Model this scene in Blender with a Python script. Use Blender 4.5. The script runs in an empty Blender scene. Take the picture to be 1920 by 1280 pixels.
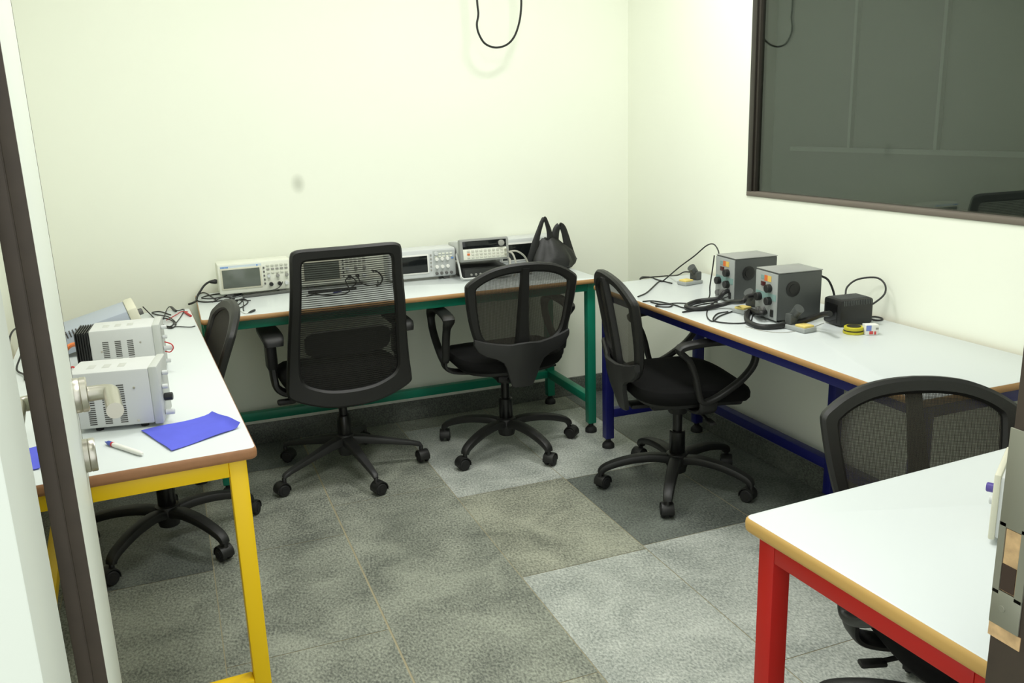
import bpy, bmesh, math, random
from mathutils import Vector, Matrix
random.seed(7)
PI = math.pi
SC = bpy.context.scene
COL = SC.collection

# ------------------------------------------------------------------ camera
F, YAW, PITCH, ROLL, CZ = 1634.8, .3670, .2491, -.03363, 1.46
def cam_axes():
    cy, sy, cp, sp, cr, sr = math.cos(YAW), math.sin(YAW), math.cos(PITCH), math.sin(PITCH), math.cos(ROLL), math.sin(ROLL)
    fwd = Vector((sy*cp, cy*cp, -sp)); right = Vector((cy, -sy, 0)); up = right.cross(fwd)
    return right*cr + up*sr, -right*sr + up*cr, fwd
RX, UX, FX = cam_axes()
cam = bpy.data.cameras.new('camera'); camo = bpy.data.objects.new('camera', cam); COL.objects.link(camo)
m = Matrix((RX, UX, -FX)).transposed().to_4x4(); m.translation = (0, 0, CZ); camo.matrix_world = m
cam.sensor_width = 36; cam.lens = 36*F/1920; cam.clip_start = .05
SC.camera = camo
def at(px, py, z):
    """point at height z that is seen at (px, py) in the photograph"""
    d = RX*(px-960) + UX*(640-py) + FX*F
    return Vector((0, 0, CZ)) + d*((z-CZ)/d.z)

# ------------------------------------------------------------------ materials
def lin(c):
    return tuple(((v/255)/12.92 if v/255 <= .04045 else ((v/255+.055)/1.055)**2.4) for v in c)
def mat(name, c, rough=.5, metal=0, spec=.5, noise=0, nscale=60, bump=0, bscale=200):
    M = bpy.data.materials.new(name); M.use_nodes = True
    nt = M.node_tree; b = nt.nodes['Principled BSDF']; c = lin(c)
    b.inputs['Base Color'].default_value = (*c, 1); b.inputs['Roughness'].default_value = rough
    b.inputs['Metallic'].default_value = metal; b.inputs['Specular IOR Level'].default_value = spec
    tc = nt.nodes.new('ShaderNodeTexCoord')
    if noise:
        n = nt.nodes.new('ShaderNodeTexNoise'); n.inputs['Scale'].default_value = nscale; n.inputs['Detail'].default_value = 4
        r = nt.nodes.new('ShaderNodeMapRange'); r.inputs[1].default_value = .3; r.inputs[2].default_value = .7
        r.inputs[3].default_value = 1-noise; r.inputs[4].default_value = 1+noise
        x = nt.nodes.new('ShaderNodeMix'); x.data_type = 'RGBA'; x.blend_type = 'MULTIPLY'; x.inputs[0].default_value = 1
        nt.links.new(tc.outputs['Object'], n.inputs['Vector']); nt.links.new(n.outputs['Fac'], r.inputs[0])
        x.inputs[6].default_value = (*c, 1); nt.links.new(r.outputs[0], x.inputs[7]); nt.links.new(x.outputs[2], b.inputs['Base Color'])
    if bump:
        n = nt.nodes.new('ShaderNodeTexNoise'); n.inputs['Scale'].default_value = bscale
        bp = nt.nodes.new('ShaderNodeBump'); bp.inputs['Strength'].default_value = bump; bp.inputs['Distance'].default_value = .002
        nt.links.new(tc.outputs['Object'], n.inputs['Vector']); nt.links.new(n.outputs['Fac'], bp.inputs['Height']); nt.links.new(bp.outputs[0], b.inputs['Normal'])
    return M
def granite(name, dark, light, scale=150):
    M = bpy.data.materials.new(name); M.use_nodes = True; nt = M.node_tree; b = nt.nodes['Principled BSDF']
    b.inputs['Roughness'].default_value = .42; b.inputs['Specular IOR Level'].default_value = .35
    tc = nt.nodes.new('ShaderNodeTexCoord'); mp = nt.nodes.new('ShaderNodeMapping'); mp.inputs['Scale'].default_value = (1, .6, 1)
    mp.inputs['Rotation'].default_value = (0, 0, .35)
    n1 = nt.nodes.new('ShaderNodeTexNoise'); n1.inputs['Scale'].default_value = scale; n1.inputs['Detail'].default_value = 3; n1.inputs['Roughness'].default_value = .6
    n2 = nt.nodes.new('ShaderNodeTexNoise'); n2.inputs['Scale'].default_value = 5; n2.inputs['Detail'].default_value = 5; n2.inputs['Distortion'].default_value = .6
    a = nt.nodes.new('ShaderNodeMath'); a.operation = 'MULTIPLY_ADD'; a.inputs[1].default_value = .55
    r = nt.nodes.new('ShaderNodeValToRGB'); r.color_ramp.elements[0].position = .58; r.color_ramp.elements[1].position = .96
    r.color_ramp.elements[0].color = (*lin(dark), 1); r.color_ramp.elements[1].color = (*lin(light), 1)
    nt.links.new(tc.outputs['Object'], mp.inputs[0]); nt.links.new(mp.outputs[0], n1.inputs['Vector']); nt.links.new(tc.outputs['Object'], n2.inputs['Vector'])
    nt.links.new(n2.outputs['Fac'], a.inputs[0]); nt.links.new(n1.outputs['Fac'], a.inputs[2]); nt.links.new(a.outputs[0], r.inputs[0])
    nt.links.new(r.outputs[0], b.inputs['Base Color'])
    return M
def fabric_mesh(name, c, stripes, opacity):
    """woven see-through netting: threads at a period along local axes, holes between"""
    M = bpy.data.materials.new(name); M.use_nodes = True; nt = M.node_tree; b = nt.nodes['Principled BSDF']; out = nt.nodes['Material Output']
    b.inputs['Base Color'].default_value = (*lin(c), 1); b.inputs['Roughness'].default_value = .8; b.inputs['Specular IOR Level'].default_value = .2
    tc = nt.nodes.new('ShaderNodeTexCoord'); sp = nt.nodes.new('ShaderNodeSeparateXYZ'); nt.links.new(tc.outputs['Object'], sp.inputs[0])
    res = None
    for ax, per, lo, hi in stripes:
        mu = nt.nodes.new('ShaderNodeMath'); mu.operation = 'MULTIPLY'; mu.inputs[1].default_value = 2*PI/per
        si = nt.nodes.new('ShaderNodeMath'); si.operation = 'SINE'
        mr = nt.nodes.new('ShaderNodeMapRange'); mr.inputs[1].default_value = lo; mr.inputs[2].default_value = hi
        nt.links.new(sp.outputs[ax], mu.inputs[0]); nt.links.new(mu.outputs[0], si.inputs[0]); nt.links.new(si.outputs[0], mr.inputs[0])
        if res is None: res = mr.outputs[0]
        else:
            mx = nt.nodes.new('ShaderNodeMath'); mx.operation = 'MAXIMUM'; nt.links.new(res, mx.inputs[0]); nt.links.new(mr.outputs[0], mx.inputs[1]); res = mx.outputs[0]
    mr = nt.nodes.new('ShaderNodeMapRange'); mr.inputs[3].default_value = opacity; mr.inputs[4].default_value = 1
    nt.links.new(res, mr.inputs[0])
    tr = nt.nodes.new('ShaderNodeBsdfTransparent'); mix = nt.nodes.new('ShaderNodeMixShader')
    nt.links.new(mr.outputs[0], mix.inputs[0]); nt.links.new(tr.outputs[0], mix.inputs[1]); nt.links.new(b.outputs[0], mix.inputs[2]); nt.links.new(mix.outputs[0], out.inputs[0])
    return M

WALL = mat('cream_wall_paint', (243, 246, 232), .85, spec=.2, noise=.006, nscale=3)
WALLB = bpy.data.materials['cream_wall_paint']
CEIL = mat('ceiling_white', (240, 240, 236), .9, spec=.1)
WHITE_PAINT = mat('white_door_laminate', (226, 232, 222), .45, spec=.3)
BROWN = mat('dark_brown_lipping', (62, 52, 43), .6, noise=.12, nscale=25)
FRAMEW = mat('dark_window_frame', (50, 46, 40), .4)
FRAMES = mat('grey_brown_sill', (112, 104, 94), .6)
LAM = mat('white_laminate', (212, 218, 218), .3, spec=.35)
EDGE_R = mat('tan_edge_band', (196, 158, 90), .45)
EDGE_Y = mat('brown_edge_band', (158, 112, 76), .5, noise=.08, nscale=40)
EDGE_B = mat('light_brown_edge_band', (180, 138, 88), .45)
GREEN = mat('green_powder_coat', (10, 124, 96), .4)
BLUE = mat('navy_powder_coat', (20, 24, 102), .4)
YELLOW = mat('yellow_powder_coat', (250, 206, 4), .4)
RED = mat('red_powder_coat', (180, 26, 20), .4)
RUBBER = mat('black_rubber', (22, 22, 22), .7)
PLASTIC = mat('black_chair_plastic', (25, 25, 24), .5, bump=.15, bscale=600)
PLASTIC2 = mat('charcoal_plastic', (43, 43, 43), .5, bump=.1, bscale=600)
SEATF = mat('black_seat_fabric', (20, 20, 20), .9, spec=.15, bump=.5, bscale=900)
NET_A = fabric_mesh('striped_back_netting', (40, 40, 37), [('Z', .0084, -.1, .8)], .55)
NET_B = fabric_mesh('fine_back_netting', (62, 60, 54), [('X', .0036, -.2, .6), ('Z', .0036, .3, 1)], .52)
GLIFT = mat('black_gas_lift', (16, 16, 16), .3, spec=.5)
STEEL = mat('brushed_steel', (200, 196, 186), .32, metal=1)
CREAM = mat('cream_instrument_plastic', (228, 230, 216), .5)
CREAM2 = mat('warm_cream_bezel', (214, 212, 192), .55)
SILVER = mat('silver_instrument_plastic', (206, 209, 208), .4)
PSGREY = mat('light_grey_instrument_case', (203, 205, 203), .5)
BLUEGREY = mat('blue_grey_instrument_case', (168, 176, 188), .5)
GRIL = mat('vent_slot_dark', (70, 68, 64), .8)
SCR_G = mat('grey_lcd_glass', (98, 104, 96), .18)
SCR_K = mat('black_lcd_glass', (22, 25, 26), .12)
BTN = mat('grey_button', (150, 150, 144), .5)
BTND = mat('dark_grey_button', (96, 96, 94), .5)
BLK = mat('black_plastic', (24, 24, 24), .45)
CHAR = mat('dark_grey_steel_case', (74, 77, 76), .42, noise=.05, nscale=500)
PADF = mat('dark_grey_back_fabric', (60, 58, 54), .9, spec=.15, bump=.4, bscale=900)
PANELG = mat('grey_front_panel', (158, 162, 160), .5)
TEAL = mat('faded_teal_print', (128, 158, 154), .6)
ORG = mat('orange_print', (218, 110, 52), .6)
YLW = mat('yellow_print', (226, 190, 96), .6)
REDD = mat('dark_red_led_window', (70, 18, 20), .3)
SPONGE = mat('yellow_sponge', (226, 204, 120), .95)
BLUEINK = mat('blue_print', (100, 148, 214), .5)
CLOTH = mat('blue_nonwoven_cloth', (96, 102, 212), .9, spec=.1, noise=.05, nscale=15)
CABLE = mat('black_cable', (24, 24, 24), .5)
GCABLE = mat('grey_cable', (170, 168, 158), .5)
RCABLE = mat('red_cable', (190, 40, 44), .5)
OCABLE = mat('orange_cable', (226, 120, 50), .5)
BCABLE = mat('blue_cable', (60, 110, 160), .5)
BAG = mat('black_plastic_bag_film', (15, 16, 15), .5, spec=.5, bump=.3, bscale=60)
TAPEY = mat('yellow_tape', (196, 186, 40), .5)
TAPEK = mat('black_tape', (42, 40, 26), .5)
WHITEP = mat('white_plastic', (232, 232, 226), .4)
PINK = mat('pink_red_print', (214, 80, 80), .5)
LBLUE = mat('light_blue_print', (120, 136, 204), .5)
CABBAGE = mat('wall_smudge_grey', (222, 228, 206), .9)
GR_D = granite('dark_granite', (66, 70, 68), (124, 130, 122))
GR_M = granite('mid_granite', (92, 96, 89), (166, 170, 156))
GR_N = granite('olive_granite', (100, 103, 93), (176, 178, 160))
GR_L = granite('light_granite', (132, 138, 132), (200, 204, 196))
GR_S = granite('skirting_granite', (66, 70, 66), (116, 120, 112))
JOINT = mat('sand_joint_filler', (164, 156, 128), .9)
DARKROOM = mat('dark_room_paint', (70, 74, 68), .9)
DARKTRIM = mat('pale_partition_trim', (100, 104, 97), .7)

# ------------------------------------------------------------------ mesh helpers
def new(): return bmesh.new()
def merge(bm, t, M=None, mi=None):
    if M is not None: t.transform(M)
    if mi is not None:
        for f in t.faces: f.material_index = mi
    me = bpy.data.meshes.new('t'); t.to_mesh(me); bm.from_mesh(me); bpy.data.meshes.remove(me); t.free()
def box(bm, c, s, r=0, rot=None, mi=0, seg=2):
    t = new(); bmesh.ops.create_cube(t, size=1)
    t.transform(Matrix.Diagonal((s[0], s[1], s[2], 1)))
    if r: bmesh.ops.bevel(t, geom=t.edges[:], offset=min(r, min(s)*.49), segments=seg, affect='EDGES', profile=.5)
    M = Matrix.Translation(c)
    if rot is not None: M = M @ (Matrix.Rotation(rot, 4, 'Z') if isinstance(rot, (int, float)) else rot)
    merge(bm, t, M, mi)
def boxb(bm, a, b, r=0, mi=0):
    box(bm, [(a[i]+b[i])/2 for i in range(3)], [abs(b[i]-a[i]) for i in range(3)], r, None, mi)
def loft(bm, rings, closed=True, caps=True, mi=0, loop=False):
    V = [[bm.verts.new(p) for p in R] for R in rings]
    n = len(V[0]); fs = []
    K = len(V)
    for i in range(K if loop else K-1):
        A, B = V[i], V[(i+1) % K]
        for j in range(n if closed else n-1):
            k = (j+1) % n
            fs.append(bm.faces.new((A[j], A[k], B[k], B[j])))
    if caps and closed and not loop:
        fs.append(bm.faces.new(V[0][::-1])); fs.append(bm.faces.new(V[-1]))
    for f in fs: f.material_index = mi
def catmull(P, n=6, closed=False):
    P = [Vector(p) for p in P]; out = []; N = len(P)
    for i in range(N if closed else N-1):
        p1, p2 = P[i], P[(i+1) % N]
        p0 = P[i-1] if (i > 0 or closed) else p1*2-p2
        p3 = P[(i+2) % N] if (i+2 < N or closed) else p2*2-p1
        for k in range(n):
            t = k/n
            out.append(.5*((2*p1)+(p2-p0)*t+(2*p0-5*p1+4*p2-p3)*t*t+(3*p1-p0-3*p2+p3)*t**3))
    if not closed: out.append(P[-1])
    return out
def tube(bm, P, r, seg=8, closed=False, side=None, mi=0):
    """r: number, (a, b) half sizes or a list of these per point; side: fixed direction of half size a"""
    P = [Vector(p) for p in P]; N = len(P); rings = []; prev = None
    for i, p in enumerate(P):
        a = P[i-1] if (i > 0 or closed) else p; b = P[(i+1) % N] if (i < N-1 or closed) else p
        T = (b-a).normalized()
        if side is not None: X = Vector(side)
        elif prev is None: X = Vector((0, 0, 1)) if abs(T.z) < .9 else Vector((1, 0, 0))
        else: X = prev
        X = (X - T*X.dot(T)); X = X.normalized() if X.length > 1e-6 else T.orthogonal().normalized()
        prev = X; Y = T.cross(X)
        rr = r[i] if isinstance(r, list) else r
        ra, rb = rr if isinstance(rr, tuple) else (rr, rr)
        R = []
        for k in range(seg):
            t = 2*PI*k/seg + (PI/seg)
            ca, sa = math.cos(t), math.sin(t)
            if isinstance(rr, tuple):
                e = .6; ca, sa = math.copysign(abs(ca)**e, ca), math.copysign(abs(sa)**e, sa)
            R.append(p + X*ca*ra + Y*sa*rb)
        rings.append(R)
    loft(bm, rings, True, True, mi, loop=closed)
def lathe(bm, prof, seg=24, M=None, mi=0):
    t = new()
    rings = [[(r*math.cos(2*PI*k/seg), r*math.sin(2*PI*k/seg), z) for k in range(seg)] for r, z in prof]
    loft(t, rings, True, True)
    merge(bm, t, M, mi)
def cyl(bm, c, r, h, axis='Z', seg=20, ch=.0, mi=0):
    """cylinder centred at c along axis"""
    M = Matrix.Translation(c)
    if axis == 'X': M = M @ Matrix.Rotation(PI/2, 4, 'Y')
    elif axis == 'Y': M = M @ Matrix.Rotation(PI/2, 4, 'X')
    ch = ch or min(r, h)*.12
    lathe(bm, [(r-ch, -h/2), (r, -h/2+ch), (r, h/2-ch), (r-ch, h/2)], seg, M, mi)
def mesh_of(bm, name, mats, angle=38):
    bmesh.ops.recalc_face_normals(bm, faces=bm.faces[:])
    me = bpy.data.meshes.new(name); bm.to_mesh(me); bm.free()
    for x in (mats if isinstance(mats, (list, tuple)) else [mats]): me.materials.append(x)
    for p in me.polygons: p.use_smooth = True
    me.set_sharp_from_angle(angle=math.radians(angle))
    return me
def obj(name, bm, mats, parent=None, loc=(0, 0, 0), rz=0, label=None):
    me = bm if isinstance(bm, bpy.types.Mesh) else mesh_of(bm, name, mats)
    o = bpy.data.objects.new(name, me); COL.objects.link(o); o.parent = parent
    o.location = loc; o.rotation_euler = (0, 0, rz)
    if label: o['label'] = label
    return o
def tag(o, label, cat, group=None):
    o['label'] = label; o['category'] = cat
    if group: o['group'] = group
    return o
def thing(name, label, cat, loc=(0, 0, 0), rz=0, group=None):
    o = bpy.data.objects.new(name, None); COL.objects.link(o); o.empty_display_size = .05
    o.location = loc; o.rotation_euler = (0, 0, rz)
    return tag(o, label, cat, group)
def struct(name, bm, mats, parent=None, **k):
    o = obj(name, bm, mats, parent, **k)
    if parent is None: o['kind'] = 'structure'
    return o
def cable(name, label, pts, r, m=None, cat='cable', group=None, n=6, seg=8, closed=False):
    bm = new(); tube(bm, catmull(pts, n, closed), r, seg, closed)
    return tag(obj(name, bm, m or CABLE), label, cat, group)

# ------------------------------------------------------------------ room shell
XR, YB, XL, ZC = 2.265, 4.11, -.63, 2.75
# floor: granite slabs with filled joints, one object
bm = new()
cols = [-.475, -.005, .462, .935, 1.402, 1.87, 2.33]
joints = [(-1.6,), ]
rows = {
    0: [-1.6, .3, 1.1, 2.0, 2.9, 3.8, 4.2], 1: [-1.6, .6, 1.5, 2.3, 2.98, 3.75, 4.2], 2: [-1.6, .5, 1.2, 1.86, 3.24, 4.2],
    3: [-1.6, .9, 2.415, 3.10, 3.95, 4.2], 4: [-1.6, .9, 1.7, 2.44, 3.08, 3.9, 4.2], 5: [-1.6, .9, 1.7, 2.44, 3.3, 4.2], -1: [-1.6, 1, 2, 3, 4.2]}
shade = {(3, 1): 3, (3, 0): 3, (3, 2): 2, (3, 3): 3, (3, 4): 1, (4, 2): 3, (4, 1): 3, (4, 0): 3, (4, 3): 0, (4, 4): 3, (4, 5): 1, (5, 3): 0, (5, 2): 3, (5, 1): 3, (5, 0): 3, (5, 4): 0,
         (2, 3): 1, (2, 2): 2, (2, 4): 1, (1, 3): 1, (1, 2): 1, (1, 4): 1, (1, 5): 0, (0, 4): 0, (0, 3): 1, (0, 5): 0, (1, 1): 1}
def quad(bm, x0, y0, x1, y1, z, mi):
    f = bm.faces.new([bm.verts.new(p) for p in ((x0, y0, z), (x1, y0, z), (x1, y1, z), (x0, y1, z))]); f.material_index = mi
xs = [-.95] + cols
for ci in range(len(xs)-1):
    k = ci-1; R = rows.get(k, rows[-1]); g = .0016; gx = lambda x: .0032 if abs(x-.462) < .01 else g
    for ri in range(len(R)-1):
        quad(bm, xs[ci]+gx(xs[ci]), R[ri]+g, xs[ci+1]-gx(xs[ci+1]), R[ri+1]-g, 0, shade.get((k, ri), 1 if (ci+ri) % 2 else 2))
quad(bm, -1.2, -1.7, 2.5, 4.3, -.0012, 4)
quad(bm, 2.33, -1.6, 2.5, 4.2, 0, 1)
boxb(bm, (-1.2, -1.7, -.08), (2.5, 4.3, -.01), 0, 4)
struct('floor', bm, [GR_D, GR_M, GR_N, GR_L, JOINT])
bm = new(); boxb(bm, (XL-.1, .3, ZC), (XR+.1, YB+.1, ZC+.08)); struct('ceiling', bm, CEIL)
bm = new(); boxb(bm, (XL-.1, YB, 0), (XR+.1, YB+.1, ZC)); struct('wall_back', bm, WALL)
bm = new(); boxb(bm, (XL-.1, 1.0, 0), (XL, YB, ZC)); struct('wall_left', bm, WALL)
WY0, WY1, WZ0, WZ1 = .95, 3.085, 1.118, 2.22
bm = new(); T = .12
boxb(bm, (XR, .4, 0), (XR+T, WY0, ZC)); boxb(bm, (XR, WY1, 0), (XR+T, YB, ZC)); boxb(bm, (XR, WY0, 0), (XR+T, WY1, WZ0)); boxb(bm, (XR, WY0, WZ1), (XR+T, WY1, ZC))
struct('wall_right', bm, WALL)
bm = new()
boxb(bm, (-1.4, .86, 0), (-.168, 1.0, ZC), .002)
boxb(bm, (-.168, .86, 2.15), (.9, 1.0, ZC))
boxb(bm, (.862, .45, 0), (XR+.1, .60, ZC)); boxb(bm, (.862, .60, 2.15), (.9, .95, ZC))
struct('wall_front', bm, WHITE_PAINT)
bm = new(); boxb(bm, (XL+.0005, YB-.014, .0005), (XR-.0005, YB-.0005, .10), .003); struct('baseboard_back', bm, GR_S)
bm = new(); boxb(bm, (XR-.014, .62, .0005), (XR-.0005, YB-.0145, .10), .003); struct('baseboard_right', bm, GR_S)
bm = new(); boxb(bm, (XL+.0005, 1.01, .0005), (XL+.014, YB-.0145, .10), .003); struct('baseboard_left', bm, GR_S)

# the window in the right wall: frame, sill, dark pane, and the unlit room beyond
bm = new(); fw = .030
boxb(bm, (XR-.004, WY1-fw, WZ0), (XR+.006, WY1, WZ1), .002); boxb(bm, (XR+.006, WY1-fw-.012, WZ0), (XR+.09, WY1-.002, WZ1), .002)
boxb(bm, (XR-.004, WY0, WZ0), (XR+.05, WY0+fw, WZ1), .003); boxb(bm, (XR-.004, WY0, WZ1-fw), (XR+.05, WY1, WZ1), .003)
win = struct('window_1', bm, FRAMEW)
bm = new(); boxb(bm, (XR-.006, WY0, WZ0), (XR+.06, WY1, WZ0+.020), .004); obj('window_sill', bm, FRAMES, win, label='grey-brown bottom rail')
bm = new(); boxb(bm, (XR+.018, WY0+.012, WZ0+.012), (XR+.024, WY1-.012, WZ1-.012))
GL = bpy.data.materials.new('dark_reflective_glass'); GL.use_nodes = True; nt = GL.node_tree
tr = nt.nodes.new('ShaderNodeBsdfTransparent'); tr.inputs[0].default_value = (.75, .78, .76, 1)
gl = nt.nodes.new('ShaderNodeBsdfGlossy'); gl.inputs['Roughness'].default_value = .01; gl.inputs['Color'].default_value = (.93, 1, .95, 1)
mx = nt.nodes.new('ShaderNodeMixShader'); mx.inputs[0].default_value = .074
nt.links.new(tr.outputs[0], mx.inputs[1]); nt.links.new(gl.outputs[0], mx.inputs[2]); nt.links.new(mx.outputs[0], nt.nodes['Material Output'].inputs[0])
obj('window_pane', bm, GL, win, label='dark pane mirroring the room')
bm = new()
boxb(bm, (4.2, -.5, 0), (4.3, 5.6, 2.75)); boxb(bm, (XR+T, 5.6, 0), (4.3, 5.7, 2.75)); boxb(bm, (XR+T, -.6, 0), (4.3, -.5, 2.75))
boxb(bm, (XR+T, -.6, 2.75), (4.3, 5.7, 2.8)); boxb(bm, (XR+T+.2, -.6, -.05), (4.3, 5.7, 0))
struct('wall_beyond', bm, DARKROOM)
bm = new()
for y in (4.62, 3.92, 3.3): boxb(bm, (4.17, y-.012, 1.2), (4.199, y+.012, 2.6))
boxb(bm, (4.17, 2.2, 1.18), (4.199, 5.2, 1.21)); boxb(bm, (4.17, 2.2, 2.35), (4.199, 5.2, 2.38))
struct('trim_1', bm, DARKTRIM)

# the open door on the left
H0, H1 = Vector((-.1386, 1.05, 0)), Vector((-.213, 1.825, 0))
dd = (H1-H0); DW = dd.length; ang = math.atan2(dd.y, dd.x)          # local +x runs from hinge edge to latch edge, local -y is the corridor face (right)
dr = bpy.data.objects.new('door_1', None); COL.objects.link(dr); dr.location = H0; dr.rotation_euler = (0, 0, ang); dr['kind'] = 'structure'
bm = new(); boxb(bm, (.007, 0, .008), (DW-.007, .030, 2.08), .001); obj('door_leaf', bm, WHITE_PAINT, dr)
bm = new(); boxb(bm, (0, -.0005, .008), (.0069, .0145, 2.08), .001); boxb(bm, (.0004, .0156, .008), (.0069, .0305, 2.08), .001); boxb(bm, (.001, .0135, .008), (.0068, .0165, 2.08)); obj('hinge_edge_lipping', bm, BROWN, dr, label='dark brown edge strip')
bm = new(); boxb(bm, (DW-.0069, -.0005, .008), (DW, .0305, 2.08), .001); obj('latch_edge_lipping', bm, BROWN, dr, label='dark brown edge strip')
for s, y0 in ((-1, -.0002), (1, .0302)):
    hx, hz = DW-.088, .990
    bm = new()
    lathe(bm, [(.020, 0), (.033, 0), (.033, .009), (.0315, .011), (.033, .0115), (.033, .021), (.031, .023), (.016, .023)], 28, Matrix.Translation((hx, y0, hz)) @ Matrix.Rotation(PI/2*(1 if s < 0 else -1), 4, 'X'))
    P = [(hx, y0+s*.018, hz), (hx, y0+s*.04, hz), (hx-.002, y0+s*.052, hz), (hx-.008, y0+s*.060, hz), (hx-.017, y0+s*.062, hz), (hx-.05, y0+s*.062, hz), (hx-.138, y0+s*.062, hz)]
    tube(bm, P, .0145, 20)
    obj('lever_handle', bm, STEEL, dr, label='brushed steel lever handle')
    bm = new()
    lathe(bm, [(.018, 0), (.032, 0), (.032, .008), (.0305, .0095), (.032, .010), (.032, .019), (.0305, .021), (.014, .021)], 28, Matrix.Translation((hx-.002, y0, .872)) @ Matrix.Rotation(PI/2*(1 if s < 0 else -1), 4, 'X'))
    obj('lock_rose', bm, STEEL, dr, label='round steel cylinder escutcheon')
# the right jamb with its strike plate
jx = .8575
bm = new(); boxb(bm, (jx, .50, .001), (jx+.03, .662, 2.15), .002); boxb(bm, (jx+.03, .601, .001), (jx+.09, .662, 2.15), .002)
jam = struct('trim_2', bm, BROWN)
bm = new(); a, b = .625, .664
boxb(bm, (jx-.0025, a, .86), (jx-.0002, b, .905), .0008); boxb(bm, (jx-.0025, a, .985), (jx-.0002, b, 1.105), .0008)
boxb(bm, (jx-.0025, a, .90), (jx-.0002, a+.010, .99)); boxb(bm, (jx-.0025, b-.0085, .90), (jx-.0002, b, .99))
cyl(bm, (jx-.003, .648, .884), .004, .002, 'X', 16)
obj('strike_plate', bm, mat('dull_nickel', (150, 150, 136), .5, metal=.6), jam, label='dull metal strike plate')
bm = new(); boxb(bm, (jx-.0012, .622, .842), (jx-.0001, .664, .8595)); boxb(bm, (jx-.0011, .636, .906), (jx-.0001, .655, .984))
obj('bare_wood', bm, mat('raw_wood_patch', (196, 164, 120), .8, noise=.25, nscale=60), jam, label='bare wood around the strike plate')
bm = new(); boxb(bm, (jx-.0022, .6365, .907), (jx-.0013, .6545, .94)); obj('bolt_recess', bm, mat('dark_recess', (58, 44, 34), .9), jam)

# grey smudge on the back wall: a soft worn patch
bm = new(); n = 28
R0 = [(0.561+.040*math.cos(2*PI*k/n)*(1+.15*math.sin(3*k)), YB-.0006, 1.208+.054*math.sin(2*PI*k/n)*(1+.12*math.cos(2*k))) for k in range(n)]
f = bm.faces.new([bm.verts.new(p) for p in R0])
SM = bpy.data.materials.new('soft_smudge'); SM.use_nodes = True; nt = SM.node_tree; b = nt.nodes['Principled BSDF']
b.inputs['Base Color'].default_value = (*lin((150, 154, 138)), 1); b.inputs['Roughness'].default_value = .9
tc = nt.nodes.new('ShaderNodeTexCoord'); gr = nt.nodes.new('ShaderNodeTexGradient'); gr.gradient_type = 'SPHERICAL'
mp = nt.nodes.new('ShaderNodeMapping'); mp.inputs['Location'].default_value = (-.561*26, 0, -1.208*19); mp.inputs['Scale'].default_value = (26, 0, 19)
mr = nt.nodes.new('ShaderNodeMapRange'); mr.inputs[1].default_value = .05; mr.inputs[2].default_value = .8; mr.inputs[3].default_value = 0; mr.inputs[4].default_value = .24
tr = nt.nodes.new('ShaderNodeBsdfTransparent'); mx = nt.nodes.new('ShaderNodeMixShader')
nt.links.new(tc.outputs['Object'], mp.inputs[0]); nt.links.new(mp.outputs[0], gr.inputs[0]); nt.links.new(gr.outputs['Fac'], mr.inputs[0]); nt.links.new(mr.outputs[0], mx.inputs[0])
nt.links.new(tr.outputs[0], mx.inputs[1]); nt.links.new(b.outputs[0], mx.inputs[2]); nt.links.new(mx.outputs[0], nt.nodes['Material Output'].inputs[0])
obj('wall_smudge', bm, SM, bpy.data.objects['wall_back'], label='faint grey smudge on the paint')

# ------------------------------------------------------------------ lamps
def ceiling_lamp(x, y, e, label, size=.54):
    t = thing('ceiling_light', label, 'ceiling light', (x, y, ZC), 0, 'ceiling panels')
    bm = new(); s = .3
    for a, b in (((-s, -s), (s, -s+.02)), ((-s, s-.02), (s, s)), ((-s, -s+.02), (-s+.02, s-.02)), ((s-.02, -s+.02), (s, s-.02))): boxb(bm, (*a, -.02), (*b, -.0005), .002)
    obj('frame', bm, WHITEP, t)
    bm = new(); boxb(bm, (-s+.02, -s+.02, -.012), (s-.02, s-.02, -.002)); obj('diffuser', bm, WHITEP, t)
    L = bpy.data.lights.new('panel_light', 'AREA'); L.shape = 'SQUARE'; L.size = size; L.energy = e; L.color = (1, 1, .965)
    lo = bpy.data.objects.new('panel_light', L); COL.objects.link(lo); lo.location = (x, y, ZC-.025)
EN = 18.5
ceiling_lamp(1.5, 2.75, EN*1.25, 'square ceiling light panel above the blue bench', .36)
ceiling_lamp(.2, 2.75, EN*.72, 'square ceiling light panel above the yellow bench')
ceiling_lamp(.7, 1.35, EN*1.1, 'square ceiling light panel just inside the door')
W = bpy.data.worlds.new('world'); SC.world = W; W.use_nodes = True
W.node_tree.nodes['Background'].inputs[0].default_value = (.96, 1, .97, 1); W.node_tree.nodes['Background'].inputs[1].default_value = 1.6

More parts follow.
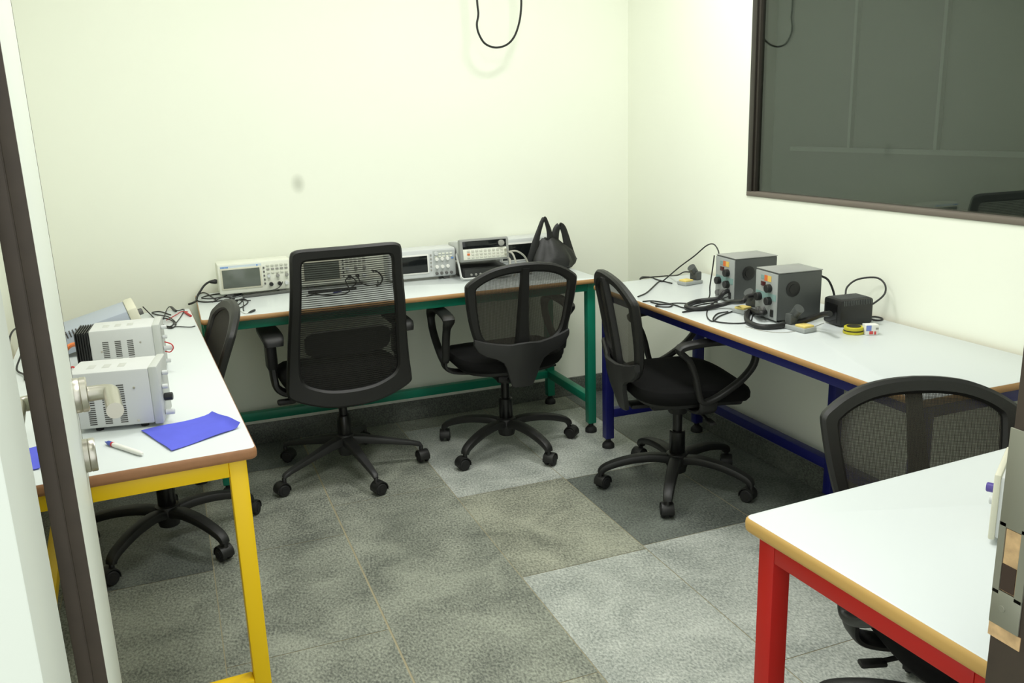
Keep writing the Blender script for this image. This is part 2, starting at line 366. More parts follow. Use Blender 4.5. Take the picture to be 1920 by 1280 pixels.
# ------------------------------------------------------------------ benches
def rrect(x0, y0, x1, y1, r, n=4):
    out = []
    for cx, cy, a in ((x1-r, y1-r, 0), (x0+r, y1-r, PI/2), (x0+r, y0+r, PI), (x1-r, y0+r, 1.5*PI)):
        for k in range(n+1): out.append((cx+r*math.cos(a+PI/2*k/n), cy+r*math.sin(a+PI/2*k/n)))
    return out
def bench(label, loc, rz, L, D, paint, edge, legs, rails, low, ztop=.75, th=.027):
    """local x along the bench, local y to the back; origin on the floor under the front left corner"""
    t = thing('workbench', label, 'workbench', loc, rz)
    bm = new(); z0, z1 = ztop-th, ztop
    loft(bm, [[(x, y, z) for x, y in rrect(i, i, L-i, D-i, .014)] for z, i in ((z0+.001, .0035), (z1-.0008, .0035), (z1, .005))])
    top = obj('table_top', bm, LAM, t)
    bm = new()
    out = [(z0, .003), (z0+.003, .0008), (z0+.008, 0), (z1-.010, 0), (z1-.004, .0008), (z1-.0012, .003)]
    rings = [[(x, y, z) for x, y in rrect(i, i, L-i, D-i, .014)] for z, i in out] + [[(x, y, z) for x, y in rrect(.0042, .0042, L-.0042, D-.0042, .012)] for z in (z1-.0012, z0)]
    loft(bm, rings, True, False, loop=True)
    obj('edge_band', bm, edge, top, label='wood-coloured edge band')
    for x, y in legs:
        bm = new(); box(bm, (x, y, (z0+.045)/2), (.04, .04, z0-.045-.0005), .003); lg = obj('leg', bm, paint, t)
        bm = new(); lathe(bm, [(.012, .044), (.012, .03), (.017, .028), (.026, .018), (.028, .012), (.028, .001), (.024, .0005)], 20, Matrix.Translation((x, y, 0)))
        obj('levelling_foot', bm, RUBBER, lg, label='black levelling foot')
    for a, b in rails:
        bm = new(); boxb(bm, (*a, z0-.0405), (*b, z0-.0005), .003); obj('apron', bm, paint, t)
    for a, b, z in low:
        bm = new(); boxb(bm, (*a, z-.02), (*b, z+.02), .003); obj('stretcher', bm, paint, t)
    return t
def frame_rails(x0, x1, y0, y1):
    h = .02
    return [((x0+h, y0-h), (x1-h, y0+h)), ((x0+h, y1-h), (x1-h, y1+h)), ((x0-h, y0+h), (x0+h, y1-h)), ((x1-h, y0+h), (x1+h, y1-h))]
# green along the back wall
GX, GY, GLn, GD = .062, 3.495, 1.728, .59
bench('white bench with green frame along the back wall', (GX, GY, 0), 0, GLn, GD, GREEN, EDGE_B,
      [(.03, .055), (GLn-.035, .055), (.03, .535), (GLn-.035, .535)], frame_rails(.03, GLn-.035, .055, .535),
      [((.05, .515), (GLn-.055, .555), .165), ((.01, .075), (.05, .515), .165), ((GLn-.055, .075), (GLn-.015, .515), .165)], th=.021)
# blue along the right wall
BX0, BX1, BY0, BY1 = 1.678, 2.25, 1.555, 3.365
L = BY1-BY0; D = BX1-BX0
bench('white bench with navy blue frame below the window', (BX0, BY1, 0), -PI/2, L, D, BLUE, EDGE_B,
      [(.035, .055), (L-.04, .055), (.035, .525), (L-.04, .525), (.94, .525)], frame_rails(.035, L-.04, .055, .525),
      [((.055, .505), (.92, .545), .165), ((.96, .505), (L-.06, .545), .165), ((.015, .075), (.055, .505), .165), ((L-.06, .075), (L-.02, .505), .165)], th=.021)
# yellow along the left wall
YR = math.radians(2.9); YL = 1.80; YD = .60
yo = Vector((.123, 1.974, 0))
bench('white bench with yellow frame beside the open door', yo, YR+PI/2, YL, YD, YELLOW, EDGE_Y,
      [(.035, .045), (YL-.04, .045), (.035, YD-.045), (YL-.04, YD-.045)], frame_rails(.035, YL-.04, .045, YD-.045),
      [((.015, .065), (.055, YD-.065), .13), ((YL-.06, .065), (YL-.02, YD-.065), .13), ((.055, YD-.065), (YL-.06, YD-.025), .13)])
# red in the right foreground
RR = math.radians(2.9); RLn, RD = 1.30, .535
ro = Vector((.902, 1.211, 0)); exr = Vector((math.cos(RR), math.sin(RR), 0)); eyr = Vector((-math.sin(RR), math.cos(RR), 0))
bench('white bench with red frame in the right foreground', ro-eyr*RD, RR, RLn, RD, RED, EDGE_R,
      [(.035, .045), (RLn-.04, .045), (.035, RD-.05), (RLn-.04, RD-.05)], frame_rails(.035, RLn-.04, .045, RD-.05),
      [((.015, .065), (.055, RD-.07), .13), ((RLn-.06, .065), (RLn-.02, RD-.07), .13)])

# ------------------------------------------------------------------ office chairs (local +y is where the sitter looks)
def mirror(half): return half + [(-u, w) for u, w in half[::-1] if abs(u) > 1e-6]
def dense(half, n):
    P = catmull([(u, w, 0) for u, w in half], n); return [(p.x, p.y) for p in P]
def ring_frame(bm, outer, inner, S, t, c=.006):
    R = []
    for (ou, ow), (iu, iw) in zip(outer, inner):
        L = math.hypot(ou-iu, ow-iw); k = c/L; R.append([])
        for s, d in ((k, -t/2), (1-k, -t/2), (1, -t/2+c), (1, t/2-c), (1-k, t/2), (k, t/2), (0, t/2-c), (0, -t/2+c)):
            R[-1].append(S(iu+(ou-iu)*s, iw+(ow-iw)*s, d))
    loft(bm, R, True, False, loop=True)
def netting(bm, inner, S, c, grow=1.03, n=7):
    rings = []
    for k in range(1, n+1):
        s = grow*k/n; rings.append([bm.verts.new(S(c[0]+(u-c[0])*s, c[1]+(w-c[1])*s, 0)) for u, w in inner])
    N = len(inner); v0 = bm.verts.new(S(c[0], c[1], 0))
    for j in range(N): bm.faces.new((v0, rings[0][j], rings[0][(j+1) % N]))
    for a, b in zip(rings, rings[1:]):
        for j in range(N): bm.faces.new((a[j], b[j], b[(j+1) % N], a[(j+1) % N]))
def plate(bm, colsx, S, t):
    """columns (u, low w, high w, depth): a curved solid panel"""
    loft(bm, [[S(u, lo+.004, d-t/2), S(u, lo, d), S(u, lo+.004, d+t/2), S(u, (lo+hi)/2, d+t/2+.003), S(u, hi-.004, d+t/2), S(u, hi, d), S(u, hi-.004, d-t/2), S(u, (lo+hi)/2, d-t/2)] for u, lo, hi, d in colsx])
def sellipse(hx, hy, n=48, e=3.4):
    return [(hx*math.copysign(abs(math.cos(2*PI*k/n))**(2/e), math.cos(2*PI*k/n)), hy*math.copysign(abs(math.sin(2*PI*k/n))**(2/e), math.sin(2*PI*k/n))) for k in range(n)]
def cushion(bm, hx, hy, cy, levels, droop):
    def zz(x, y, z):
        q = max(0, (y-.06)/(hy-.06)); q2 = max(0, (-y-.1)/(hy-.1))
        return z-droop*q*q+.008*q2*q2+.010*(abs(x)/hx)**2.5
    rings = [[(x*s, cy+y*s, zz(x*s, y*s, z)) for x, y in sellipse(hx, hy)] for z, s in levels]
    loft(bm, rings)
# --- back of the low chair
def ybB(w): return -.226+(.5-w)*.32 if w < .5 else -.226-.065*((w-.5)/.4)**1.3
def SB(u, w, d): return (u, ybB(w)+.30*u*u-d, w)
outB = [(0, .897), (.065, .8935), (.13, .882), (.185, .860), (.228, .833), (.243, .818), (.246, .80), (.241, .74), (.232, .68), (.219, .62), (.20, .565), (.166, .522), (.12, .497), (.06, .484), (0, .480)]
inB = [(0, .857), (.06, .854), (.115, .845), (.163, .827), (.194, .807), (.202, .797), (.203, .78), (.199, .735), (.192, .68), (.183, .625), (.168, .585), (.14, .56), (.105, .55), (.055, .545), (0, .543)]
# --- back of the tall chair
def SA(u, w, d): return (u, -.232-.115*((w-.4)/.62)+.05*math.sin(PI*min(1, max(0, (w-.38)/.4)))*.5+.30*u*u-d, w)
outA = [(0, 1.024), (.10, 1.024), (.17, 1.023), (.198, 1.017), (.209, 1.004), (.213, .97), (.217, .88), (.227, .76), (.237, .64), (.247, .52), (.253, .45), (.247, .425), (.205, .402), (.13, .376), (.065, .364), (0, .362)]
inA = [(0, .979), (.09, .979), (.145, .978), (.163, .974), (.170, .965), (.173, .945), (.176, .87), (.184, .76), (.191, .64), (.196, .54), (.192, .50), (.176, .475), (.145, .458), (.10, .443), (.052, .436), (0, .434)]
MS = {}
def build_chair_meshes():
    n = 4
    o, i = dense(outB, n), dense(inB, n)
    bm = new(); ring_frame(bm, mirror(o), mirror(i), SB, .030, .008); MS['B_frame'] = mesh_of(bm, 'back_frame', PLASTIC)
    bm = new(); netting(bm, mirror(i), SB, (0, .70)); MS['B_net'] = mesh_of(bm, 'back_netting', NET_B)
    bm = new(); netting(bm, mirror(i), lambda u, w, d: SB(u, w, -.004-.008*(1-min(1, (u/.2)**2+((w-.7)/.16)**2))), (0, .70)); MS['B_pad'] = mesh_of(bm, 'back_pad', PADF)
    bm = new()
    rows = [(.875, .019), (.84, .019), (.78, .021), (.70, .024), (.62, .028), (.54, .034), (.50, .038)]
    loft(bm, [[SB(-h, w, .012), SB(-h*.7, w, .026), SB(h*.7, w, .026), SB(h, w, .012), SB(h, w, .004), SB(-h, w, .004)] for w, h in rows]); MS['B_spine'] = mesh_of(bm, 'back_spine', PLASTIC)
    bm = new()
    half = [(0, .352, .562, .050), (.034, .352, .560, .046), (.046, .357, .558, .043), (.060, .392, .556, .040), (.074, .440, .556, .036), (.09, .472, .558, .031), (.12, .492, .562, .026), (.165, .507, .572, .022), (.195, .528, .582, .020), (.212, .556, .588, .018)]
    plate(bm, [(-u, a, b, d) for u, a, b, d in half[:0:-1]]+half, SB, .018); MS['B_yoke'] = mesh_of(bm, 'back_yoke', PLASTIC2, 25)
    bm = new(); cushion(bm, .245, .232, .015, [(.408, .90), (.412, .95), (.428, .995), (.448, 1), (.462, .975), (.472, .90), (.478, .72), (.480, .4)], .03); MS['B_seat'] = mesh_of(bm, 'seat', SEATF)
    bm = new(); cushion(bm, .225, .212, .015, [(.380, .55), (.384, .80), (.394, .96), (.4075, .985)], .028); MS['B_pan'] = mesh_of(bm, 'seat_pan', PLASTIC)
    bm = new(); box(bm, (0, -.02, .366), (.15, .22, .028), .008); box(bm, (0, -.155, .362), (.07, .09, .018), .006); lathe(bm, [(.036, .315), (.040, .325), (.040, .353)], 20); MS['B_mech'] = mesh_of(bm, 'tilt_mechanism', PLASTIC)
    bm = new(); tube(bm, catmull([(.07, .02, .362), (.16, .03, .358), (.215, .035, .352)], 4), .006, 8); box(bm, (.235, .037, .350), (.06, .026, .012), .005); MS['B_lever'] = mesh_of(bm, 'height_lever', PLASTIC)
    for s in (-1, 1):
        bm = new(); X = s*.278
        P = catmull([(X, -.105, .648), (X, -.04, .664), (X, .06, .667), (X, .135, .656), (X, .182, .622), (X, .180, .572), (X, .14, .522), (X, .085, .482), (X, .03, .452), (X, -.012, .445), (X-s*.001, -.028, .478), (X, -.042, .54), (X, -.066, .602)], 5, True)
        rr = []
        for p in P:
            k = max(0, min(1, (p.z-.60)/.05)); rr.append((.017+.010*k, .0105+.002*k))
        tube(bm, P, rr, 12, True, side=(1, 0, 0))
        MS['B_arm%d' % s] = mesh_of(bm, 'armrest', PLASTIC)
        bm = new(); tube(bm, catmull([(X, .01, .452), (X-s*.004, .01, .415), (s*.24, .01, .392), (s*.16, .01, .3785), (s*.078, .01, .374)], 4), (.034, .009), 12, side=(0, 1, 0)); MS['B_brk%d' % s] = mesh_of(bm, 'arm_bracket', PLASTIC)
    # base with curved spokes
    bm = new()
    lathe(bm, [(.030, .062), (.036, .066), (.040, .085), (.046, .10), (.047, .125), (.042, .142), (.030, .146)], 24)
    for k in range(5):
        M = Matrix.Rotation(2*PI*k/5, 4, 'Z')
        P = [M @ p for p in catmull([(.030, 0, .118), (.09, 0, .128), (.17, 0, .124), (.235, 0, .111), (.28, 0, .096), (.302, 0, .082), (.308, 0, .068)], 4)]
        N = len(P)
        tube(bm, P, [(.026-.009*j/(N-1), .019-.006*j/(N-1)) for j in range(N)], 12, side=M @ Vector((0, 1, 0)))
    MS['B_base'] = mesh_of(bm, 'star_base', PLASTIC)
    bm = new(); lathe(bm, [(.026, .14), (.031, .1465), (.031, .235), (.027, .240)], 24); lathe(bm, [(.019, .235), (.019, .352)], 20); MS['B_lift'] = mesh_of(bm, 'gas_lift', GLIFT)
    # caster
    bm = new()
    lathe(bm, [(.009, .048), (.009, .072), (.006, .076)], 14)
    arc = [(math.cos(a)*.0285, math.sin(a)*.0285+.028) for a in [math.radians(v) for v in range(-15, 200, 15)]]
    P = [(-x+.014 if False else x-.012, 0, z) for x, z in arc]
    tube(bm, P, (.0235, .0028), 10, side=(0, 1, 0))
    box(bm, (-.006, 0, .048), (.03, .024, .022), .008)
    MS['caster'] = mesh_of(bm, 'caster', PLASTIC)
    for s in (-1, 1):
        bm = new(); cyl(bm, (-.012, s*.0145, .0258), .0253, .017, 'Y', 28, .004); cyl(bm, (-.012, s*.0235, .0258), .013, .003, 'Y', 18); MS['wheel%d' % s] = mesh_of(bm, 'wheel', RUBBER)
    # tall chair
    o, i = dense(outA, 3), dense(inA, 3)
    bm = new(); ring_frame(bm, mirror(o), mirror(i), SA, .034, .009); MS['A_frame'] = mesh_of(bm, 'back_frame', PLASTIC)
    bm = new(); netting(bm, mirror(i), lambda u, w, d: SA(u, w, d-.006), (0, .72), 1.03, 9); MS['A_net'] = mesh_of(bm, 'back_netting', NET_A)
    bm = new()
    half = [(0, .572, .688, -.020), (.05, .572, .688, -.020), (.10, .575, .687, -.020), (.14, .58, .684, -.020), (.160, .590, .676, -.020), (.170, .606, .660, -.020)]
    plate(bm, [(-u, a, b, d) for u, a, b, d in half[:0:-1]]+half, SA, .014); MS['A_lumbar'] = mesh_of(bm, 'lumbar_pad', PLASTIC2)
    bm = new(); cushion(bm, .25, .24, .02, [(.410, .90), (.414, .95), (.430, .995), (.455, 1), (.470, .975), (.482, .90), (.488, .72), (.490, .4)], .03); MS['A_seat'] = mesh_of(bm, 'seat', SEATF)
    bm = new(); cushion(bm, .23, .22, .02, [(.382, .55), (.386, .80), (.396, .96), (.4095, .985)], .028); MS['A_pan'] = mesh_of(bm, 'seat_pan', PLASTIC)
    bm = new(); box(bm, (0, -.02, .362), (.17, .26, .036), .010); lathe(bm, [(.036, .305), (.041, .315), (.041, .344)], 20)
    tube(bm, catmull([(0, -.14, .36), (0, -.20, .362), (0, -.228, .385)], 4), (.055, .010), 12, side=(1, 0, 0))
    for x in (-.05, -.03, -.01, .01, .03, .05): box(bm, (x, -.152, .358), (.008, .05, .034), .003)
    MS['A_mech'] = mesh_of(bm, 'tilt_mechanism', PLASTIC)
    bm = new(); tube(bm, [(-.08, -.02, .366), (-.21, -.03, .362)], .007, 8); box(bm, (-.235, -.032, .360), (.075, .034, .022), .008); MS['A_lever'] = mesh_of(bm, 'tilt_lever', PLASTIC)
    for s in (-1, 1):
        bm = new(); X = s*.270
        tube(bm, catmull([(X, .05, .625), (X, .045, .52), (s*.268, .035, .45), (s*.258, .02, .405), (s*.21, .01, .380), (s*.085, .01, .372)], 5), (.030, .015), 12, side=(0, 1, 0)); box(bm, (s*.270, .045, .54), (.044, .072, .11), .012)
        MS['A_post%d' % s] = mesh_of(bm, 'arm_post', PLASTIC)
        bm = new(); P = catmull([(X, -.098, .612), (X, -.09, .632), (X, -.06, .642), (X, .05, .645), (X, .13, .642), (X, .15, .634)], 4); N = len(P)
        tube(bm, P, [(.036+.008*math.sin(PI*j/(N-1)), .012+.004*math.sin(PI*j/(N-1))) for j in range(N)], 14, side=(1, 0, 0)); MS['A_pad%d' % s] = mesh_of(bm, 'arm_pad', PLASTIC)
    bm = new()
    lathe(bm, [(.028, .075), (.032, .08), (.038, .12), (.040, .155), (.036, .168), (.028, .172)], 24)
    for k in range(5):
        M = Matrix.Rotation(2*PI*k/5, 4, 'Z')
        P = [M @ Vector(p) for p in ((.028, 0, .142), (.08, 0, .136), (.2, 0, .111), (.29, 0, .091), (.318, 0, .082), (.325, 0, .074))]
        tube(bm, P, [(.027, .022), (.024, .020), (.018, .014), (.014, .011), (.013, .010), (.010, .007)], 12, side=M @ Vector((0, 1, 0)))
    MS['A_base'] = mesh_of(bm, 'star_base', PLASTIC2)
    bm = new(); lathe(bm, [(.026, .16), (.030, .1725), (.030, .25), (.026, .256)], 24); lathe(bm, [(.018, .25), (.018, .313)], 20); MS['A_lift'] = mesh_of(bm, 'gas_lift', GLIFT)
build_chair_meshes()
def chair(kind, label, x, y, face, base, swivel, dz=0, recline=0, dy=0, pad=False):
    """face: heading of the sitter in degrees from +y, anticlockwise; base: heading of one spoke from +x"""
    t = thing('office_chair', label, 'office chair', (x, y, 0), math.radians(face))
    k = kind+'_'
    obj('back_frame', MS[k+'frame'], None, t)
    if pad: obj('back_pad', MS['B_pad'], None, t, label='dark grey fabric back')
    else: obj('back_netting', MS[k+'net'], None, t, label='see-through black netting')
    if kind == 'B':
        obj('back_spine', MS['B_spine'], None, t); obj('back_yoke', MS['B_yoke'], None, t)
        for s in (-1, 1): obj('armrest', MS['B_arm%d' % s], None, t); obj('arm_bracket', MS['B_brk%d' % s], None, t)
        obj('height_lever', MS['B_lever'], None, t)
    else:
        obj('lumbar_pad', MS['A_lumbar'], None, t)
        for s in (-1, 1): a = obj('armrest', MS['A_post%d' % s], None, t); obj('arm_pad', MS['A_pad%d' % s], None, a)
        obj('tilt_lever', MS['A_lever'], None, t)
    obj('seat', MS[k+'seat'], None, t, label='black fabric cushion'); obj('seat_pan', MS[k+'pan'], None, t); obj('tilt_mechanism', MS[k+'mech'], None, t)
    obj('gas_lift', MS[k+'lift'], None, t)
    for o in t.children:
        kd = o.name.split('.')[0]
        if kd not in ('gas_lift', 'star_base', 'caster'): o.location.z = dz
        if kd.startswith('back_') and recline:
            a = math.radians(recline); pv = Vector((0, -.2, .45)); q = Matrix.Rotation(a, 4, 'X') @ -pv
            o.rotation_euler = (a, 0, 0); o.location = pv + q + Vector((0, dy, dz))
    ba = math.radians(base-face)
    obj('star_base', MS[k+'base'], None, t, rz=ba)
    rc = .308 if kind == 'B' else .325
    for j in range(5):
        a = ba+2*PI*j/5
        c = obj('caster', MS['caster'], None, t, (rc*math.cos(a), rc*math.sin(a), .0006), math.radians(swivel[j]-face))
        for s in (-1, 1): obj('wheel', MS['wheel%d' % s], None, c)
    return t
chair('A', 'tall office chair with square striped netting back', .592, 3.59, 1.5, -152, (20, 200, 100, 40, 150))
chair('B', 'low office chair seen from behind beside the green leg', 1.320, 3.54, -1, -147, (10, 220, 130, 70, 250))
chair('B', 'low office chair turned sideways at the navy bench', 1.782, 2.83, -101, 160, (200, 250, 300, 60, 20))
chair('B', 'low office chair tucked in under the yellow bench', -.135, 3.205, 93, -127, (30, 300, 240, 80, 150), -.01, 11, .06, True)
chair('B', 'low office chair standing behind the red bench', 1.550, 1.245, 161, 60, (20, 200, 100, 40, 150), -.07, 6)

# ------------------------------------------------------------------ instruments on the green bench
ZT = .7503
def knob(parent, x, y, z, r, d, m, name='knob', ax='Y'):
    bm = new(); cyl(bm, (x, y, z), r, d, ax, 18, .0015); return obj(name, bm, m, parent)
def scope(label, x, y, rz, style):
    """front face towards local -y"""
    w, h, d = (.312, .134, .115) if style < 3 else (.318, .132, .125)
    t = thing('oscilloscope', label, 'oscilloscope', (x, y, ZT), rz)
    body = CREAM if style < 3 else SILVER
    lift = .012
    bm = new(); box(bm, (0, 0, lift+h/2), (w, d, h), .010); obj('case', bm, body, t)
    f = -d/2
    if style < 3:
        sx0, sx1, sz0, sz1 = -w/2+.018, -w/2+.176, lift+.028, lift+.108
    else: sx0, sx1, sz0, sz1 = -w/2+.016, -w/2+.180, lift+.028, lift+.104
    bm = new(); boxb(bm, (sx0-.006, f-.004, sz0-.007), (sx1+.007, f-.0003, sz1+.007), .002); obj('screen_bezel', bm, CREAM2 if style < 3 else WHITEP, t)
    bm = new(); boxb(bm, (sx0, f-.0055, sz0), (sx1, f-.0042, sz1), .0006); obj('screen', bm, SCR_G if style < 3 else SCR_K, t, label='dark display')
    bm = new()
    if style < 3:
        boxb(bm, (-w/2+.012, f-.0012, lift+h-.022), (-w/2+.185, f-.0002, lift+h-.009), mi=1)
        for k in range(6): boxb(bm, (-w/2+.014+k*.0055, f-.002, lift+h-.0195), (-w/2+.0182+k*.0055, f-.0013, lift+h-.0125))
        boxb(bm, (sx1-.012, f-.002, lift+h-.019), (sx1-.006, f-.0013, lift+h-.012))
        obj('name_strip', bm, [BLUEINK, mat('pale_blue_strip', (206, 218, 226), .5)], t, label='pale strip with blue lettering')
    bm = new(); cx = sx1+.018
    for k in range(5): box(bm, (cx, f-.002, sz0+.006+k*.0175), (.007, .004, .009), .0012)
    obj('soft_keys', bm, BTND if style < 3 else BTN, t)
    bm = new()
    px0 = cx+.018
    if style < 3:
        for r in range(3):
            for c in range(5): box(bm, (px0+c*.0195, f-.002, lift+h-.022-r*.016), (.013, .004, .008), .0012, mi=1 if r == 1 else 0)
        for c, q in ((0, 0), (2, 0), (4, 0)): box(bm, (px0+c*.0195, f-.001, lift+.060), (.010, .0024, .028), .001)
        obj('keypad', bm, [mat('pale_key', (204, 206, 192), .5), BTN], t)
        for c, r_ in ((0, .0075), (2, .0075), (4, .0075)): knob(t, px0+c*.0195, f-.006, lift+.066, r_, .011, BTN if c else SILVER)
        for c, mm in ((.35, BLK), (2.1, BLK), (3.6, SILVER)): knob(t, px0+c*.0205, f-.009, lift+.030, .0085, .018, mm, 'connector')
    else:
        boxb(bm, (px0-.008, f-.0015, lift+.008), (w/2-.008, f-.0004, lift+h-.010), mi=1)
        for r in range(2):
            for c in range(5): box(bm, (px0+.006+c*.018, f-.003, lift+h-.024-r*.013), (.012, .003, .007), .001)
        box(bm, (w/2-.018, f-.003, lift+.085), (.010, .003, .008), .001, mi=2)
        obj('keypad', bm, [CREAM, mat('pale_grey_panel', (186, 190, 188), .5), BLUEINK], t)
        for r in range(2):
            for c in range(3): knob(t, px0+.008+c*.026, f-.007, lift+.048+r*.036, .0085, .012, WHITEP)
        knob(t, px0+.006, f-.007, lift+h-.022, .009, .012, SILVER)
        for c in range(4): knob(t, px0+.006+c*.023, f-.008, lift+.018, .0068, .014, BTND, 'connector')
    for s in (-1, 1):
        for q in (f+.02, -f-.02):
            bm = new(); box(bm, (s*(w/2-.045), q, lift/2+.002), (.03, .022, lift+.003), .003); obj('foot', bm, BTND, t)
    return t
scope('white oscilloscope at the left end of the back bench', .316, 3.985, math.radians(1), 1)
scope('white oscilloscope seen through the tall chair back', .665, 3.99, math.radians(0), 2)
scope('silver oscilloscope with black screen beside the bench meter', 1.060, 3.925, math.radians(-2), 3)
scope('silver oscilloscope standing half behind the black bag', 1.635, 4.035, 0, 3)

# bench meter propped up on its handle
mx_, my_ = 1.335, 3.885
t = thing('bench_multimeter', 'grey bench meter with black display propped up on its handle', 'multimeter', (mx_, my_, .819), math.radians(-3))
TL = Matrix.Rotation(math.radians(-7), 4, 'X')
bm = new(); box(bm, (0, 0, .052), (.225, .235, .088), .006, TL @ Matrix.Identity(4)); obj('case', bm, PSGREY, t)
def mp_(x, z, dy=0): return TL @ Vector((x, -.1175-dy, z-.052)) + Vector((0, 0, .052))
def mbox(bm, x0, z0, x1, z1, dy, th, r=0, mi=0):
    c = mp_((x0+x1)/2, (z0+z1)/2, dy+th/2-.0); box(bm, c, (x1-x0, th, z1-z0), r, TL, mi)
bm = new(); mbox(bm, -.118, .000, .118, .104, -.035, .038, .008); obj('front_bumper', bm, mat('grey_rubber_bumper', (150, 152, 148), .7), t, label='grey rubber bumper frame')
bm = new(); mbox(bm, -.104, .060, .104, .094, .003, .003, .001); obj('display', bm, SCR_K, t, label='black display strip')
bm = new(); mbox(bm, -.104, .010, .104, .058, .003, .002, .001)
obj('key_panel', bm, CREAM, t, label='cream key panel')
bm = new()
for r in range(3):
    for c in range(9): mbox(bm, -.086+c*.020, .016+r*.014, -.073+c*.020, .025+r*.014, .005, .003, .001, 0 if (c or r != 1) else 1)
obj('keys', bm, [mat('pale_grey_key', (206, 206, 194), .5), ORG], t)
bm = new(); c = mp_(.078, .077, .012); t2 = new(); lathe(t2, [(.012, -.006), (.014, -.005), (.014, .005), (.012, .006)], 20); merge(bm, t2, Matrix.Translation(c) @ TL @ Matrix.Rotation(PI/2, 4, 'X')); obj('dial_knob', bm, BTN, t, label='grey round knob')
for zz in (.022, .044):
    bm = new(); t2 = new(); lathe(t2, [(.005, -.008), (.0055, .008)], 14); merge(bm, t2, Matrix.Translation(mp_(.097, zz, .013)) @ TL @ Matrix.Rotation(PI/2, 4, 'X')); obj('connector', bm, STEEL, t)
bm = new()
hp = [(-.1205, -.06, .045), (-.1215, -.10, .0), (-.121, -.130, -.052), (-.112, -.138, -.0605), (0, -.138, -.0605), (.112, -.138, -.0605), (.121, -.130, -.052), (.1215, -.10, .0), (.1205, -.06, .045)]
tube(bm, hp, (.008, .004), 10); obj('bail_handle', bm, PSGREY, t, label='grey swing handle used as stand')
# black supply underneath
t = thing('bench_power_supply', 'low black instrument lying under the bench meter', 'power supply', (1.345, 3.91, ZT), math.radians(-3))
bm = new(); box(bm, (0, .0, .026), (.215, .22, .048), .005); obj('case', bm, BLK, t)
bm = new(); boxb(bm, (-.10, -.1135, .008), (.10, -.1103, .044), .001); obj('front_panel', bm, mat('dark_grey_panel', (60, 62, 60), .5), t)
for k in range(3):
    knob(t, -.07+k*.022, -.118, .018, .0055, .009, BTN, 'connector')
bm = new(); box(bm, (.055, -.124, .03), (.034, .02, .018), .002); obj('plug_block', bm, WHITEP, t, label='white plug in the front')
for k, dx in enumerate((0, .022, .045)):
    cable('test_lead', ['grey test lead arching from the bench meter over its front', 'grey test lead hanging straight below the bench meter', 'grey test lead from the bench meter towards the black bag'][k],
          [[(1.435, 3.775, .845), (1.440, 3.735, .83), (1.425, 3.72, .79), (1.40, 3.725, .765), (1.37, 3.735, .757)],
           [(1.437, 3.772, .868), (1.452, 3.735, .86), (1.462, 3.72, .82), (1.458, 3.715, .78), (1.452, 3.72, .757)],
           [(1.4405, 3.775, .862), (1.475, 3.75, .868), (1.515, 3.76, .845), (1.545, 3.785, .81), (1.555, 3.78, .765), (1.55, 3.75, .757)]][k], .0045, GCABLE, 'test lead')

# black carrier bag
t = thing('plastic_bag', 'black plastic carrier bag standing with both handles up', 'bag', (1.70, 3.865, ZT), math.radians(-4))
bm = new(); n = 40; rings = []
prof = [(0.002, .112, .068), (.015, .124, .080), (.035, .124, .080), (.06, .112, .070), (.085, .096, .056), (.11, .076, .042), (.13, .056, .030), (.145, .034, .016)]
for z, hx, hy in prof:
    R = []
    for k in range(n):
        a = 2*PI*k/n
        wr = 1+.06*math.sin(5*a+z*30)+.035*math.sin(9*a-z*22)+.02*math.sin(17*a+z*50)
        R.append((hx*wr*math.cos(a)+.012*math.sin(z*25), hy*wr*math.sin(a), z+.006*math.sin(4*a)*(1 if z > .03 else 0)))
    rings.append(R)
loft(bm, rings); obj('bag_body', bm, BAG, t)
bm = new()
P = catmull([(-.098, -.012, .04), (-.088, -.014, .09), (-.076, -.014, .14), (-.060, -.012, .185), (-.040, -.009, .232), (-.027, -.006, .246), (-.016, -.004, .222), (-.004, 0, .185), (.002, 0, .145), (.0, 0, .09), (-.01, 0, .05)], 5); N = len(P)
tube(bm, P, [(.034-.025*math.sin(PI*j/(N-1))**.7, .010-.005*math.sin(PI*j/(N-1))) for j in range(N)], 10, side=(1, 0, .4)); obj('bag_handle', bm, BAG, t)
bm = new()
P = catmull([(.03, .01, .05), (.026, .012, .10), (.030, .012, .145), (.040, .014, .185), (.058, .016, .203), (.074, .016, .190), (.086, .016, .155), (.096, .014, .11), (.106, .012, .06), (.11, .010, .03)], 5); N = len(P)
tube(bm, P, [(.034-.019*math.sin(PI*j/(N-1))**.7, .012-.005*math.sin(PI*j/(N-1))) for j in range(N)], 10, side=(1, 0, .2)); obj('bag_handle', bm, BAG, t)

# cables on the green bench
def tp(px, py, r=.003, up=0): p = at(px, py, ZT+r+up); return p
cable('mains_cable', 'black power cord from the left oscilloscope over the bench end', [(.150, 3.985, .815), (.13, 3.985, .818), (.105, 3.975, .806), (.085, 3.96, .785), (.07, 3.94, .768), (.062, 3.90, .7555), (.050, 3.86, .7555), (.03, 3.83, .7555)], .0045, CABLE, 'power cord')
bm = new(); tube(bm, [(.158, 3.985, .815), (.15, 3.985, .8155), (.135, 3.985, .816), (.126, 3.985, .8165)], [.009, .011, .008, .005], 10); tag(obj('power_plug', bm, BLK), 'black plug at the side of the left oscilloscope', 'plug')
cable('probe_cable', 'black probe cable coiled left of the first oscilloscope', [tp(405, 562), tp(385, 549, .004), tp(372, 552), tp(368, 562), tp(385, 566), tp(420, 563), tp(440, 560, .003, .005), tp(420, 557, .003, .008), tp(395, 560, .003, .01), tp(378, 558, .003, .006), tp(400, 552), tp(440, 547)], .0028, CABLE)
